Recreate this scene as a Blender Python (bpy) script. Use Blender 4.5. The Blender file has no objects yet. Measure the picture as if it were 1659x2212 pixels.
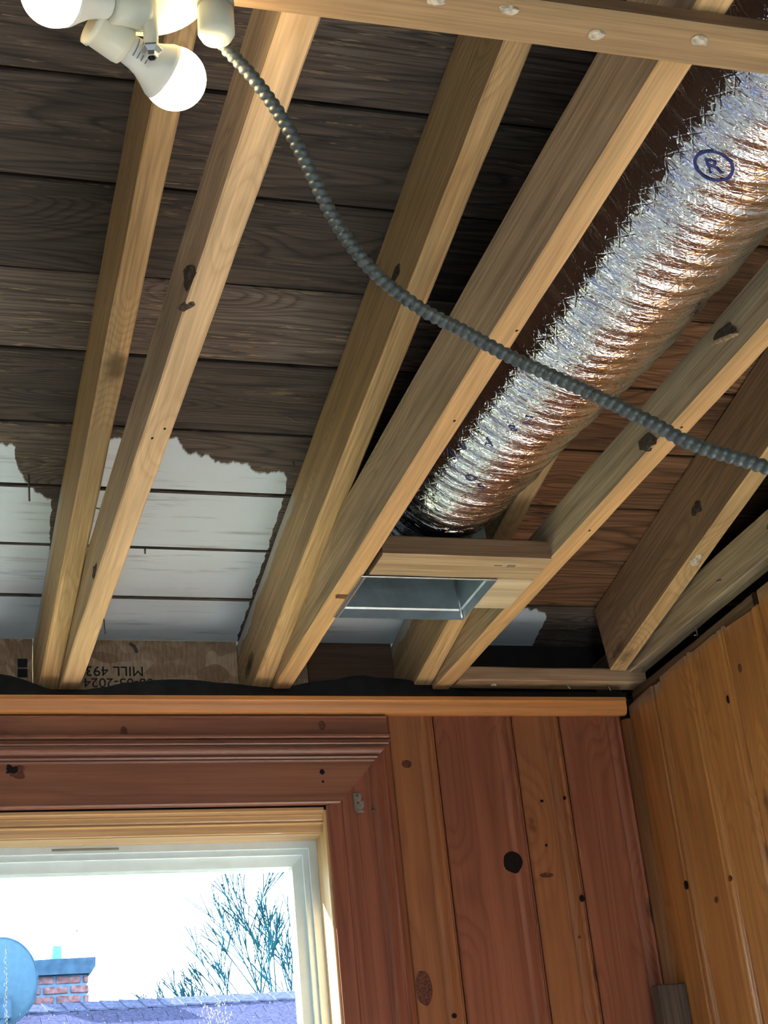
import bpy, bmesh, math, random
from mathutils import Vector, Matrix, Euler, noise
R = random.Random(7)
S = bpy.context.scene
COL = S.collection
H = 1.32                                   # eye height above the floor: coordinates below are relative to it

# ------------------------------------------------------------------ camera
cd = bpy.data.cameras.new('camera'); cam = bpy.data.objects.new('camera', cd); COL.objects.link(cam)
cd.sensor_fit = 'HORIZONTAL'; cd.sensor_width = 36; cd.lens = 3510.9 * 36 / 1659; cd.clip_start = .02; cd.clip_end = 300
RX = ((0.95423071, -0.28305893, -0.09654734), (0.03742953, 0.43331568, -0.90046463), (0.29672003, 0.85563729, 0.42407789))
cam.matrix_world = Matrix(((RX[0][0], -RX[1][0], -RX[2][0], 0), (RX[0][1], -RX[1][1], -RX[2][1], 0),
                           (RX[0][2], -RX[1][2], -RX[2][2], H), (0, 0, 0, 1)))
S.camera = cam
# ------------------------------------------------------------------ sky, sun, exposure
W = bpy.data.worlds.new('sky'); S.world = W; W.use_nodes = True
bg = W.node_tree.nodes['Background']; bg.inputs[0].default_value = (.76, .90, 1, 1); bg.inputs[1].default_value = 7.0
sl = bpy.data.lights.new('sun', 'SUN'); sl.energy = 78; sl.angle = .009; sl.color = (1, .96, .90)
so = bpy.data.objects.new('sun', sl); COL.objects.link(so)
so.rotation_euler = Vector((-.766, .643, .643)).to_track_quat('Z', 'Y').to_euler()
def portal(name, loc, rot, sx, sy):
    l = bpy.data.lights.new(name, 'AREA'); l.shape = 'RECTANGLE'; l.size = sx; l.size_y = sy; l.cycles.is_portal = True
    o = bpy.data.objects.new(name, l); COL.objects.link(o); o.location = (loc[0], loc[1], loc[2] + H); o.rotation_euler = rot
portal('portal_back', (-.1, 3.30, .2), (-math.pi / 2, 0, 0), 2.0, 1.2)
portal('portal_rear', (-.1, -2.6, -.55), (math.pi / 2, 0, 0), .8, .5)
vs = S.view_settings
vs.view_transform = 'Standard'; vs.look = 'None'; vs.exposure = 1.8; vs.gamma = 1; vs.use_curve_mapping = False
S.cycles.use_denoising = True
S.cycles.max_bounces = 7; S.cycles.diffuse_bounces = 4; S.cycles.glossy_bounces = 3; S.cycles.transparent_max_bounces = 6; S.cycles.sample_clamp_indirect = 8
S.cycles.use_adaptive_sampling = True; S.cycles.adaptive_threshold = .05; S.cycles.caustics_reflective = False; S.cycles.caustics_refractive = False

# ------------------------------------------------------------------ node helper
class NT:
    def __init__(s, name):
        s.m = bpy.data.materials.new(name); s.m.use_nodes = True; s.t = s.m.node_tree; s.t.nodes.clear()
        s.out = s.t.nodes.new('ShaderNodeOutputMaterial')
    def n(s, kind, ins=None, **at):
        nd = s.t.nodes.new('ShaderNode' + kind)
        for k, v in at.items(): setattr(nd, k, v)
        for k, v in (ins or {}).items(): s.put(nd.inputs[k], v)
        return nd
    def put(s, sock, v):
        if isinstance(v, bpy.types.NodeSocket): s.t.links.new(v, sock)
        elif isinstance(v, bpy.types.Node): s.t.links.new(v.outputs[0], sock)
        else:
            if sock.type == 'RGBA' and len(v) == 3: v = (*v, 1)
            sock.default_value = v
    def math(s, op, a, b=0, c=0, clamp=False):
        return s.n('Math', {0: a, 1: b, 2: c}, operation=op, use_clamp=clamp).outputs[0]
    def mr(s, v, a, b, c=0., d=1.):
        return s.n('MapRange', {0: v, 1: a, 2: b, 3: c, 4: d}, interpolation_type='SMOOTHSTEP').outputs[0]
    def mix(s, f, a, b, mode='MIX'):
        nd = s.n('Mix', data_type='RGBA', blend_type=mode); s.put(nd.inputs[0], f); s.put(nd.inputs[6], a); s.put(nd.inputs[7], b)
        return nd.outputs[2]
    def ramp(s, f, stops, interp='LINEAR'):
        nd = s.n('ValToRGB', {0: f}); cr = nd.color_ramp; cr.interpolation = interp
        while len(cr.elements) < len(stops): cr.elements.new(.5)
        for e, (p, c) in zip(cr.elements, stops): e.position = p; e.color = (*c, 1) if len(c) == 3 else c
        return nd.outputs[0]
    def coords(s, sc, kind='Object', rnd=True):
        tc = s.n('TexCoord').outputs[kind]
        if rnd:
            oi = s.n('ObjectInfo').outputs['Random']
            off = s.n('VectorMath', {0: (9.7, 13.1, 5.3), 'Scale': oi}, operation='SCALE').outputs[0]
            tc = s.n('VectorMath', {0: tc, 1: off}, operation='ADD').outputs[0]
        return s.n('Mapping', {0: tc, 3: sc}).outputs[0]
    def noise(s, vec, scale=1, detail=2, rough=.5, dist=0):
        return s.n('TexNoise', {'Vector': vec, 'Scale': scale, 'Detail': detail, 'Roughness': rough, 'Distortion': dist}).outputs[0]
    def done(s, col, rough=.6, metal=0., bump=None, bstr=.2, bdist=.002, coat=0., spec=.4, coat_rough=.15, **kw):
        p = s.n('BsdfPrincipled', {'Base Color': col, 'Roughness': rough, 'Metallic': metal, 'Specular IOR Level': spec, 'Coat Weight': coat, 'Coat Roughness': coat_rough})
        for k, v in kw.items(): s.put(p.inputs[k.replace('_', ' ')], v)
        if bump is not None:
            b = s.n('Bump', {'Strength': bstr, 'Distance': bdist, 'Height': bump}); s.put(p.inputs['Normal'], b.outputs[0])
        s.t.links.new(p.outputs[0], s.out.inputs[0]); return s.m

def plain(name, col, rough=.6, metal=0., nz=.12, scale=30, **kw):
    t = NT(name); v = t.coords((1, 1, 1)); a = t.noise(v, scale, 3)
    f = t.mr(a, .3, .7, 1 - nz, 1 + nz)
    c = t.n('VectorMath', {0: col, 'Scale': f}, operation='SCALE').outputs[0]
    return t.done(c, rough, metal, **kw)

def wood_nodes(t, axis, light, dark, scale=8, stretch=.028, rings=32, fibre=.25, blotch=.35, blotch_col=None, knots=0., ring_mix=.6):
    k = 'xyz'.index(axis)
    def sc(a, l): v = [a, a, a]; v[k] = l; return tuple(v)
    v = t.coords(sc(scale, scale * stretch)); base = t.coords((1, 1, 1))
    g = t.noise(v, 1, 2, .45, .35)
    kd = None
    if knots > 0:
        vk = t.coords(sc(6, 2.6)); vo = t.n('TexVoronoi', {'Vector': vk, 'Scale': 1, 'Randomness': 1}).outputs[0]
        wob = t.noise(base, 60, 2); kd = t.math('ADD', vo, t.math('MULTIPLY', t.math('SUBTRACT', wob, .5), .06))
        g = t.math('ADD', g, t.mr(vo, 0, .45, .22, 0))
    fr = t.math('FRACT', t.math('MULTIPLY', g, rings))
    mid = tuple(.55 * a + .45 * b for a, b in zip(light, dark))
    col = t.ramp(fr, [(0, mid), (.12, light), (.45, light), (.72, mid), (.9, dark), (1, mid)])
    if ring_mix < 1: col = t.mix(ring_mix, light, col)
    vf = t.coords(sc(300, 7)); f = t.noise(vf, 1, 2, .6)
    fs = t.mr(f, .25, .75, 1 - fibre, 1 + fibre * .6)
    col = t.n('VectorMath', {0: col, 'Scale': fs}, operation='SCALE').outputs[0]
    vb = t.coords(sc(5, 1.6)); b = t.noise(vb, 1, 3, .55)
    if blotch_col is None: blotch_col = tuple(.45 * a for a in dark)
    vs_ = t.coords(sc(38, .9)); stv = t.noise(vs_, 1, 3, .6)
    col = t.n('VectorMath', {0: col, 'Scale': t.mr(stv, .3, .7, .84, 1.14)}, operation='SCALE').outputs[0]
    col = t.mix(t.mr(b, .45, .8, 0, blotch), col, blotch_col)
    if kd is not None:
        col = t.mix(t.mr(kd, .10 * knots, .18 * knots, .75, 0), col, tuple(.22 * a for a in dark))
        col = t.mix(t.mr(kd, .05 * knots, .085 * knots, .9, 0), col, tuple(.12 * a for a in dark))
    return col, f
def wood(name, axis, light, dark, rough=.6, coat=0., bstr=.25, spec=.35, coat_rough=.15, **kw):
    t = NT(name); col, hb = wood_nodes(t, axis, light, dark, **kw)
    return t.done(col, rough, 0., hb, bstr, .0012, coat, spec, coat_rough)

# ------------------------------------------------------------------ mesh helpers
def mesh_obj(name, verts, faces, mat, parent=None, smooth=False, loc=None, rot=None):
    """verts in the frame of loc/rot (world if None); H is added to loc.z"""
    if loc is None:
        n = len(verts); loc = tuple((min(v[i] for v in verts) + max(v[i] for v in verts)) / 2 for i in range(3))
        verts = [(v[0] - loc[0], v[1] - loc[1], v[2] - loc[2]) for v in verts]
    me = bpy.data.meshes.new(name); me.from_pydata(verts, [], faces); me.materials.append(mat)
    bm = bmesh.new(); bm.from_mesh(me); bmesh.ops.recalc_face_normals(bm, faces=bm.faces); bm.to_mesh(me); bm.free()
    if smooth: me.polygons.foreach_set('use_smooth', [True] * len(me.polygons))
    o = bpy.data.objects.new(name, me); COL.objects.link(o)
    return place(o, loc, rot, parent)
PARENT_INV = {}
def place(o, loc, rot=None, parent=None):
    M = Matrix.Translation((loc[0], loc[1], loc[2] + H))
    if rot is not None: M = M @ (rot if isinstance(rot, Matrix) else Euler(rot).to_matrix()).to_4x4()
    if parent is not None:
        o.parent = parent; o.matrix_parent_inverse = Matrix.Identity(4)
        o.matrix_basis = PARENT_INV[parent.name] @ M
    else: o.matrix_basis = M
    PARENT_INV[o.name] = M.inverted()
    return o
def empty(name, loc, parent=None):
    o = bpy.data.objects.new(name, None); COL.objects.link(o); o.empty_display_size = .05
    return place(o, loc, None, parent)
def tag(o, label=None, cat=None, group=None, kind=None):
    for k, v in (('label', label), ('category', cat), ('group', group), ('kind', kind)):
        if v: o[k] = v
    return o
def box(name, a, b, mat, parent=None, bev=.0015, loc=None, rot=None, seg=1, jit=0.):
    c = [(p + q) / 2 for p, q in zip(a, b)]; h = [abs(q - p) / 2 for p, q in zip(a, b)]
    bm = bmesh.new(); bmesh.ops.create_cube(bm, size=2)
    for v in bm.verts: v.co = Vector((v.co[i] * h[i] + (R.uniform(-jit, jit) if jit else 0) for i in range(3)))
    if bev: bmesh.ops.bevel(bm, geom=bm.edges[:], offset=min(bev, min(h) * .6), segments=seg, affect='EDGES', profile=.5)
    me = bpy.data.meshes.new(name); bm.to_mesh(me); bm.free(); me.materials.append(mat)
    o = bpy.data.objects.new(name, me); COL.objects.link(o)
    return place(o, c if loc is None else loc, rot, parent)
def extrude(name, prof, axis, a0, a1, mat, parent=None, smooth=False, closed=True):
    """prof: 2D outline in the two other axes (in order), a0/a1 number or function of the outline point"""
    k = 'xyz'.index(axis); f0 = a0 if callable(a0) else (lambda p: a0); f1 = a1 if callable(a1) else (lambda p: a1)
    def v3(p, t): q = [p[0], p[1]]; q.insert(k, t); return tuple(q)
    n = len(prof); V = [v3(p, f0(p)) for p in prof] + [v3(p, f1(p)) for p in prof]
    F = [(i, (i + 1) % n, n + (i + 1) % n, n + i) for i in range(n)] + [tuple(range(n)), tuple(range(2 * n - 1, n - 1, -1))]
    return mesh_obj(name, V, F, mat, parent, smooth)
def lumber(name, p0, p1, w, h, mat, parent=None, wob=.0012, n=40, ch=.0025, seed=0, side=None):
    """a sawn timber; p0,p1 = centre of the BOTTOM face at both ends; local y runs along the grain"""
    p0 = Vector(p0); p1 = Vector(p1); d = (p1 - p0); L = d.length; y = d / L
    x = y.cross(Vector((0, 0, 1))).normalized(); z = x.cross(y)
    M = Matrix((x, y, z)).transposed(); c = (p0 + p1) / 2 + z * h / 2
    pr = []
    for sx, sz in ((-1, -1), (1, -1), (1, 1), (-1, 1)):
        a = (sx * w / 2, sz * (h / 2 - ch)); b = (sx * (w / 2 - ch), sz * h / 2)
        pr += [a, b] if (sx * sz > 0) else [b, a]
    V = []; F = []; m = 8
    for i in range(n + 1):
        yy = -L / 2 + L * i / n
        for j, (px, pz) in enumerate(pr):
            q = Vector((px * 30, yy * 7 + seed * 17.3, pz * 30)); s = noise.noise_vector(q)
            V.append((px + s.x * wob, yy, pz + s.z * wob))
    for i in range(n):
        for j in range(m): F.append((i * m + j, i * m + (j + 1) % m, (i + 1) * m + (j + 1) % m, (i + 1) * m + j))
    F += [tuple(range(m)), tuple(range(n * m + m - 1, n * m - 1, -1))]
    o = mesh_obj(name, V, F, mat, parent, False, tuple(c), M)
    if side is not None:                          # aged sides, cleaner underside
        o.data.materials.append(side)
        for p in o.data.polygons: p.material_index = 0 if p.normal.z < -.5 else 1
    return o
def frame_of(axis):
    z = Vector(axis).normalized(); x = z.orthogonal().normalized(); return Matrix((x, z.cross(x), z)).transposed()
def lathe(name, base, axis, prof, mat, parent=None, seg=32, cap=True, smooth=True):
    """prof: (distance along axis, radius)"""
    V = []; F = []
    for a, r in prof:
        for j in range(seg): t = 2 * math.pi * j / seg; V.append((r * math.cos(t), r * math.sin(t), a))
    for i in range(len(prof) - 1):
        for j in range(seg): F.append((i * seg + j, i * seg + (j + 1) % seg, (i + 1) * seg + (j + 1) % seg, (i + 1) * seg + j))
    if cap: F += [tuple(range(seg)), tuple(range((len(prof) - 1) * seg, len(prof) * seg))]
    return mesh_obj(name, V, F, mat, parent, smooth, tuple(base), frame_of(axis))
def tube(name, pts, rad, mat, parent=None, seg=8, smooth=True):
    pts = [Vector(p) for p in pts]; rf = rad if callable(rad) else (lambda i, a: rad)
    V = []; F = []; up = None
    for i, p in enumerate(pts):
        d = (pts[min(i + 1, len(pts) - 1)] - pts[max(i - 1, 0)]).normalized()
        up = d.orthogonal().normalized() if up is None else (up - d * up.dot(d)).normalized()
        s = d.cross(up)
        for j in range(seg):
            t = 2 * math.pi * j / seg; r = rf(i, t); V.append(tuple(p + (up * math.cos(t) + s * math.sin(t)) * r))
    for i in range(len(pts) - 1):
        for j in range(seg): F.append((i * seg + j, i * seg + (j + 1) % seg, (i + 1) * seg + (j + 1) % seg, (i + 1) * seg + j))
    F += [tuple(range(seg)), tuple(range((len(pts) - 1) * seg, len(pts) * seg))]
    return mesh_obj(name, V, F, mat, parent, smooth)
def blob(name, c, r, mat, parent=None, sub=2, rough=.35, seed=0, rot=None):
    bm = bmesh.new(); bmesh.ops.create_icosphere(bm, subdivisions=sub, radius=1)
    for v in bm.verts:
        k = 1 + rough * noise.noise(v.co * 1.7 + Vector((seed * 3.1, seed, 2)))
        v.co = Vector((v.co.x * r[0] * k, v.co.y * r[1] * k, v.co.z * r[2] * k))
    me = bpy.data.meshes.new(name); bm.to_mesh(me); bm.free(); me.materials.append(mat)
    o = bpy.data.objects.new(name, me); COL.objects.link(o); return place(o, c, rot, parent)
def text_mesh(body, size):
    cu = bpy.data.curves.new('print', 'FONT'); cu.body = body; cu.size = size; cu.align_x = 'CENTER'; cu.align_y = 'CENTER'
    o = bpy.data.objects.new('print', cu); COL.objects.link(o)
    dg = bpy.context.evaluated_depsgraph_get(); me = bpy.data.meshes.new_from_object(o.evaluated_get(dg))
    bm = bmesh.new(); bm.from_mesh(me); bmesh.ops.triangulate(bm, faces=bm.faces[:])
    V = [v.co.copy() for v in bm.verts]; F = [tuple(v.index for v in f.verts) for f in bm.faces]
    bm.free(); bpy.data.objects.remove(o); bpy.data.meshes.remove(me); return V, F
def catmull(P, n):
    P = [Vector(p) for p in P]; P = [P[0] * 2 - P[1]] + P + [P[-1] * 2 - P[-2]]; out = []
    for i in range(1, len(P) - 2):
        for j in range(n):
            t = j / n; a, b, c, d = P[i - 1:i + 3]
            out.append(.5 * ((2 * b) + (c - a) * t + (2 * a - 5 * b + 4 * c - d) * t * t + (3 * b - a - 3 * c + d) * t ** 3))
    return out + [P[-2]]

# ------------------------------------------------------------------ materials
joist_m = wood('sawn_fir', 'y', (.80, .54, .29), (.64, .40, .19), rough=.62, rings=22, blotch=.3, blotch_col=(.42, .26, .14), knots=.5, fibre=.15)
joist_amber = wood('sawn_fir_amber', 'y', (.80, .49, .22), (.64, .36, .15), rough=.62, rings=22, blotch=.3, blotch_col=(.42, .26, .14), knots=.5, fibre=.15)
joist_shaded = wood('sawn_fir_shaded', 'y', (.17, .095, .065), (.09, .05, .035), rough=.75, rings=20)
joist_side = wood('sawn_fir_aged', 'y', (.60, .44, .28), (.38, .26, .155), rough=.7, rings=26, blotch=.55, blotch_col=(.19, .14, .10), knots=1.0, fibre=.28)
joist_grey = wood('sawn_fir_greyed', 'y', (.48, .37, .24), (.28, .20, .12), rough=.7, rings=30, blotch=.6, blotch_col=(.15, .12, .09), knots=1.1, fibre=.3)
def rafter_mat(name, light, dark, slope=.187):
    t = NT(name); col, hb = wood_nodes(t, 'y', light, dark, rings=34, blotch=.4, blotch_col=(.22, .14, .08), knots=.8, fibre=.25)
    geo = t.n('NewGeometry').outputs['Position']; sx = t.n('SeparateXYZ', {0: geo})
    h = t.math('SUBTRACT', t.math('ADD', sx.outputs[2], t.math('MULTIPLY', sx.outputs[1], slope)), H + 1.870)
    nz = t.noise(t.coords((14, 14, 14), rnd=False), 1, 3); h2 = t.math('ADD', h, t.math('MULTIPLY', t.math('SUBTRACT', nz, .5), .05))
    m = t.math('MULTIPLY', t.mr(h2, -.03, -.024), t.mr(sx.outputs[1], 2.66, 2.70))
    m = t.math('MULTIPLY', m, t.mr(sx.outputs[0], 1.2, 1.18))
    col = t.mix(t.math('MULTIPLY', m, .85), col, (.62, .62, .58))
    return t.done(col, .62, 0, hb, .25, .0012)
raft_m = rafter_mat('rafter_fir', (.78, .50, .23), (.56, .32, .125))
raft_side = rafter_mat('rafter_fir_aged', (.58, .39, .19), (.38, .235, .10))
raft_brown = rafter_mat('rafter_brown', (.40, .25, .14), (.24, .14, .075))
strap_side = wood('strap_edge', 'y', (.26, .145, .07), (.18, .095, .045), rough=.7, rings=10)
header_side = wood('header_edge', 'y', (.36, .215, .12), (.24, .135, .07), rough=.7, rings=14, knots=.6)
strap_m = wood('strap_wood', 'y', (.52, .33, .16), (.40, .24, .11), rough=.65, rings=14, blotch=.4, knots=0, fibre=.2)
header_m = wood('header_wood', 'y', (.62, .46, .27), (.46, .30, .15), rough=.65, rings=14, blotch=.3, blotch_col=(.35, .22, .12), knots=.6)
nailer_m = wood('nailer_wood', 'y', (.62, .40, .23), (.42, .26, .14), rough=.7, rings=18, blotch=.5, knots=.6)
ply_m = wood('plywood', 'x', (.78, .64, .42), (.70, .54, .33), rough=.6, rings=8, blotch=.15, fibre=.12)
pine_back = wood('varnished_pine_back', 'z', (.330, .114, .060), (.225, .066, .040), rough=.42, coat=.55, coat_rough=.22, rings=22, blotch=.4, blotch_col=(.16, .05, .035), knots=.55, fibre=.10, bstr=.05, scale=7)
pine_back2 = wood('varnished_pine_amber', 'z', (.36, .140, .055), (.26, .088, .040), rough=.42, coat=.55, coat_rough=.2, rings=16, blotch=.35, blotch_col=(.2, .07, .035), knots=.5, fibre=.10, bstr=.05, scale=7)
pine_hz = wood('varnished_pine_header', 'x', (.28, .11, .062), (.19, .068, .045), rough=.45, coat=.45, coat_rough=.25, rings=18, blotch=.5, blotch_col=(.15, .06, .05), knots=.5, fibre=.12, bstr=.05)
crown_m = wood('crown_pine', 'x', (.66, .28, .085), (.50, .19, .055), rough=.4, coat=.5, coat_rough=.2, rings=14, blotch=.35, blotch_col=(.34, .13, .055), fibre=.12, bstr=.05)
stop_m = wood('stop_pine', 'x', (.66, .40, .18), (.50, .27, .10), rough=.4, coat=.5, coat_rough=.2, rings=16, blotch=.25, fibre=.15, bstr=.06)
jamb_m = wood('jamb_pine', 'x', (.52, .36, .22), (.46, .30, .17), rough=.55, rings=8, blotch=.2, fibre=.08)
jambz_m = wood('jamb_pine_upright', 'z', (.62, .40, .19), (.52, .30, .13), rough=.45, coat=.4, rings=8, blotch=.2, fibre=.1)
def right_mat():
    t = NT('varnished_pine_right'); col, hb = wood_nodes(t, 'z', (.50, .215, .060), (.34, .120, .036), rings=20, scale=7, blotch=.45, blotch_col=(.24, .075, .03), knots=.6, fibre=.12)
    sx = t.n('SeparateXYZ', {0: t.n('NewGeometry').outputs['Position']})
    nz = t.noise(t.coords((25, 25, 12), rnd=False), 1, 3)
    z = t.math('ADD', sx.outputs[2], t.math('MULTIPLY', t.math('SUBTRACT', nz, .5), .04))
    col = t.mix(t.math('MULTIPLY', t.mr(t.math('ADD', z, t.mr(sx.outputs[1], 2.90, 2.94, -.022, 0)), H + 1.045, H + 1.056), .75), col, (.30, .20, .13))      # unvarnished strip the old ceiling covered
    return t.done(col, .4, 0, hb, .05, .0012, .5, .4, .18)
pine_right = right_mat()
def deck_mat(name, light, dark, flecks):
    t = NT(name); col, hb = wood_nodes(t, 'x', light, dark, scale=9, stretch=.07, rings=24, ring_mix=.85, blotch=.7, blotch_col=tuple(.3 * a for a in dark), knots=.7, fibre=.4)
    vf = t.coords((14, 150, 150)); f = t.noise(vf, 1, 3, .65); reg = t.noise(t.coords((3, 9, 9)), 1, 2)
    col = t.mix(t.math('MULTIPLY', t.mr(f, .585, .64), t.mr(reg, .40, .60, 0, flecks)), col, (.36, .25, .14))
    ck = t.noise(t.coords((1.1, 55, 55)), 1, 2, .4, .2); ckm = t.math('MULTIPLY', t.mr(t.math('ABSOLUTE', t.math('SUBTRACT', ck, .5)), .006, .002), t.mr(reg, .5, .6))
    col = t.mix(t.math('MULTIPLY', ckm, .8), col, (.01, .008, .007))
    oi = t.n('SeparateXYZ', {0: t.n('ObjectInfo').outputs['Color']}).outputs[0]; col = t.n('VectorMath', {0: col, 'Scale': oi}, operation='SCALE').outputs[0]     # each plank has its own tone
    sx = t.n('SeparateXYZ', {0: t.n('NewGeometry').outputs['Position']})
    fc = t.n('FloatCurve'); pts = [(0, 2.56), (.199, 2.584), (.224, 2.59), (.232, 2.64), (.253, 2.69), (.309, 2.75), (.316, 2.9), (.33, 2.9), (.335, 2.565), (.41, 2.558), (.466, 2.569),
        (.505, 2.546), (.528, 2.584), (.577, 2.594), (.587, 2.613), (.653, 2.609), (.666, 2.635), (.728, 2.634), (.742, 2.68), (.748, 3.3), (.77, 3.3), (.775, 2.67), (.868, 2.68), (1.10, 2.72), (1.12, 3.06), (1.395, 3.07), (1.43, 3.10), (1.45, 3.39), (1.6, 3.39)]
    c = fc.mapping.curves[0]; fc.mapping.use_clip = False
    P = [(x / 1.6, (y - 2.4)) for x, y in pts]
    c.points[0].location = P[0]; c.points[1].location = P[-1]
    for p in P[1:-1]: c.points.new(*p)
    for p in c.points: p.handle_type = 'VECTOR'
    fc.mapping.update()
    wn = t.noise(t.coords((6, 30, 30), rnd=False), 1, 3); xw = t.math('ADD', sx.outputs[0], t.math('MULTIPLY', t.math('SUBTRACT', wn, .5), .016))
    t.put(fc.inputs['Value'], t.math('DIVIDE', xw, 1.6))
    d = t.math('SUBTRACT', t.math('SUBTRACT', sx.outputs[1], 2.4), fc.outputs[0])
    st = t.noise(t.coords((60, 12, 12), rnd=False), 1, 3, .6); d = t.math('ADD', d, t.math('MULTIPLY', t.math('SUBTRACT', st, .5), .035))
    thin = t.noise(t.coords((5, 60, 60)), 1, 4, .6)
    nz_ = t.n('SeparateXYZ', {0: t.n('NewGeometry').outputs['Normal']}).outputs[2]
    m = t.math('MULTIPLY', t.math('MULTIPLY', t.mr(d, -.004, .006), t.mr(thin, .30, .46, .62, .97)), t.mr(nz_, -.80, -.92))     # brushed on the underside only, not into the joints
    col = t.mix(m, col, t.mix(t.noise(t.coords((3, 12, 12)), 1, 3), (.76, .84, .90), (.66, .73, .78)))
    return t.done(col, .72, 0, hb, .35, .0015, spec=.3)
deck_dark = deck_mat('weathered_sheathing', (.175, .130, .102), (.062, .047, .041), .95)
deck_brown = deck_mat('brown_sheathing', (.30, .150, .072), (.11, .050, .026), .15)
black_m = plain('black_felt', (.012, .013, .016), .75, nz=.4)
dark_m = plain('dark_gap', (.02, .017, .015), .9)
splint_m = plain('torn_bark', (.075, .05, .032), .85, nz=.5, scale=200)
split_m = plain('pale_splinter', (.50, .34, .19), .7, nz=.3, scale=150)
steel_m = plain('bright_steel', (.55, .55, .52), .32, 1.0, .15, 120)
nail_m = plain('dull_nail', (.16, .14, .12), .5, .8, .2, 200)
key_m = plain('plaster', (.70, .60, .45), .85, nz=.25, scale=150)
galv_m = plain('galvanised_sheet', (.50, .58, .62), .48, 1.0, .10, 25)
cream_m = plain('cream_plastic', (.82, .78, .60), .35, nz=.04)
white_m = plain('white_lamp_body', (.84, .82, .72), .4, nz=.03)
zinc_m = plain('zinc_fitting', (.62, .64, .64), .35, 1., .08, 60)
ink_m = plain('grey_print', (.22, .22, .24), .7)
vinyl_m = plain('white_vinyl', (.72, .83, .88), .35, nz=.03)
knot_m = plain('dark_knot', (.012, .008, .009), .6, nz=.5, scale=300, spec=.15)
knot2_m = plain('red_knot', (.12, .036, .02), .45, nz=.5, scale=250, coat=.5)
wall_m = plain('plaster_wall', (.76, .76, .74), .8)
floor_m = plain('pale_bounce_floor', (.76, .76, .75), .9)  # unseen floor made pale to bounce daylight up to the ceiling
blue_ink = plain('blue_ink', (.035, .04, .22), .4, 0., nz=.2)
insul_m = plain('grey_insulation', (.42, .44, .46), .8, nz=.6, scale=90)
def osb():
    t = NT('osb_board'); v = t.coords((14, 14, 24), rnd=False)
    wob = t.noise(t.coords((9, 9, 9), rnd=False), 1, 2); vv = t.n('VectorMath', {0: v, 1: t.n('CombineXYZ', {0: t.math('MULTIPLY', wob, 1.5), 2: t.math('MULTIPLY', wob, 2.2)}).outputs[0]}, operation='ADD').outputs[0]
    vo = t.n('TexVoronoi', {'Vector': vv, 'Scale': 1.4, 'Randomness': 1})
    r = t.n('SeparateXYZ', {0: vo.outputs['Color']}).outputs[0]
    col = t.ramp(r, [(0, (.36, .22, .13)), (.35, (.50, .34, .22)), (.7, (.62, .45, .30)), (1, (.42, .27, .17))])
    f = t.noise(t.coords((180, 180, 40), rnd=False), 1, 2); col = t.n('VectorMath', {0: col, 'Scale': t.mr(f, .3, .7, .8, 1.15)}, operation='SCALE').outputs[0]
    return t.done(col, .75, 0, vo.outputs['Distance'], .3, .002)
osb_m = osb()
def foil():
    t = NT('foil_jacket'); uv = t.n('TexCoord').outputs['UV']
    sp = t.n('SeparateXYZ', {0: uv}); u, v = sp.outputs[0], sp.outputs[1]          # metres: u round the duct, v along it
    w = t.noise(t.coords((55, 55, 55), 'UV', False), 1, 2)
    def lines(e, pitch, width):
        f = t.math('FRACT', t.math('DIVIDE', t.math('ADD', e, t.math('MULTIPLY', w, .004)), pitch)); g = t.math('ABSOLUTE', t.math('SUBTRACT', f, .5))
        return t.mr(g, .5 - width, .5)
    grid = t.math('MAXIMUM', lines(t.math('ADD', u, t.math('MULTIPLY', v, .6)), .021, .10), lines(t.math('SUBTRACT', u, t.math('MULTIPLY', v, .6)), .021, .10))
    cr = t.noise(t.coords((22, 130, 1), 'UV', False), 1, 3, .55, .9)
    vor = t.n('TexVoronoi', {'Vector': t.coords((60, 130, 1), 'UV', False), 'Scale': 1, 'Randomness': 1}, feature='DISTANCE_TO_EDGE').outputs[0]
    h = t.math('ADD', t.math('ADD', t.math('MULTIPLY', cr, 1.5), t.math('MULTIPLY', t.mr(vor, 0, .12), .14)), t.math('MULTIPLY', grid, .10))
    seam = t.mr(t.math('ABSOLUTE', t.math('SUBTRACT', u, t.math('ADD', .655, t.math('MULTIPLY', w, .004)))), .0016, .0008)
    col = t.mix(seam, (.86, .86, .87), (.05, .05, .05))
    fine = t.noise(t.coords((400, 400, 1), 'UV', False), 1, 2)
    return t.done(col, t.mr(fine, .3, .7, .05, .11), 1.0, h, .8, .0024)
foil_m = foil()
def glow(name, col, st):
    t = NT(name); e = t.n('Emission', {'Color': col, 'Strength': st}); t.t.links.new(e.outputs[0], t.out.inputs[0]); return t.m
bulb_m = glow('lit_bulb', (1, .78, .46), 8)
def glass():
    t = NT('window_glass'); tr = t.n('BsdfTransparent', {0: (.93, .97, .98)}); gl = t.n('BsdfGlossy', {'Roughness': .02})
    f = t.n('Fresnel', {'IOR': 1.45}); m = t.n('MixShader', {0: t.math('MULTIPLY', f.outputs[0], .8), 1: tr.outputs[0], 2: gl.outputs[0]}); t.t.links.new(m.outputs[0], t.out.inputs[0]); return t.m
glass_m = glass()
splat_m = plain('dried_splatter', (.8, .86, .86), .8)
cable_m = plain('galvanised_armour', (.14, .155, .145), .45, .55, .15, 80)

# ================================================================== THE SETTING
SL = .187; TILT = -math.atan(SL); CT = math.cos(TILT)
deck_z = lambda y: 1.870 - SL * y
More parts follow.
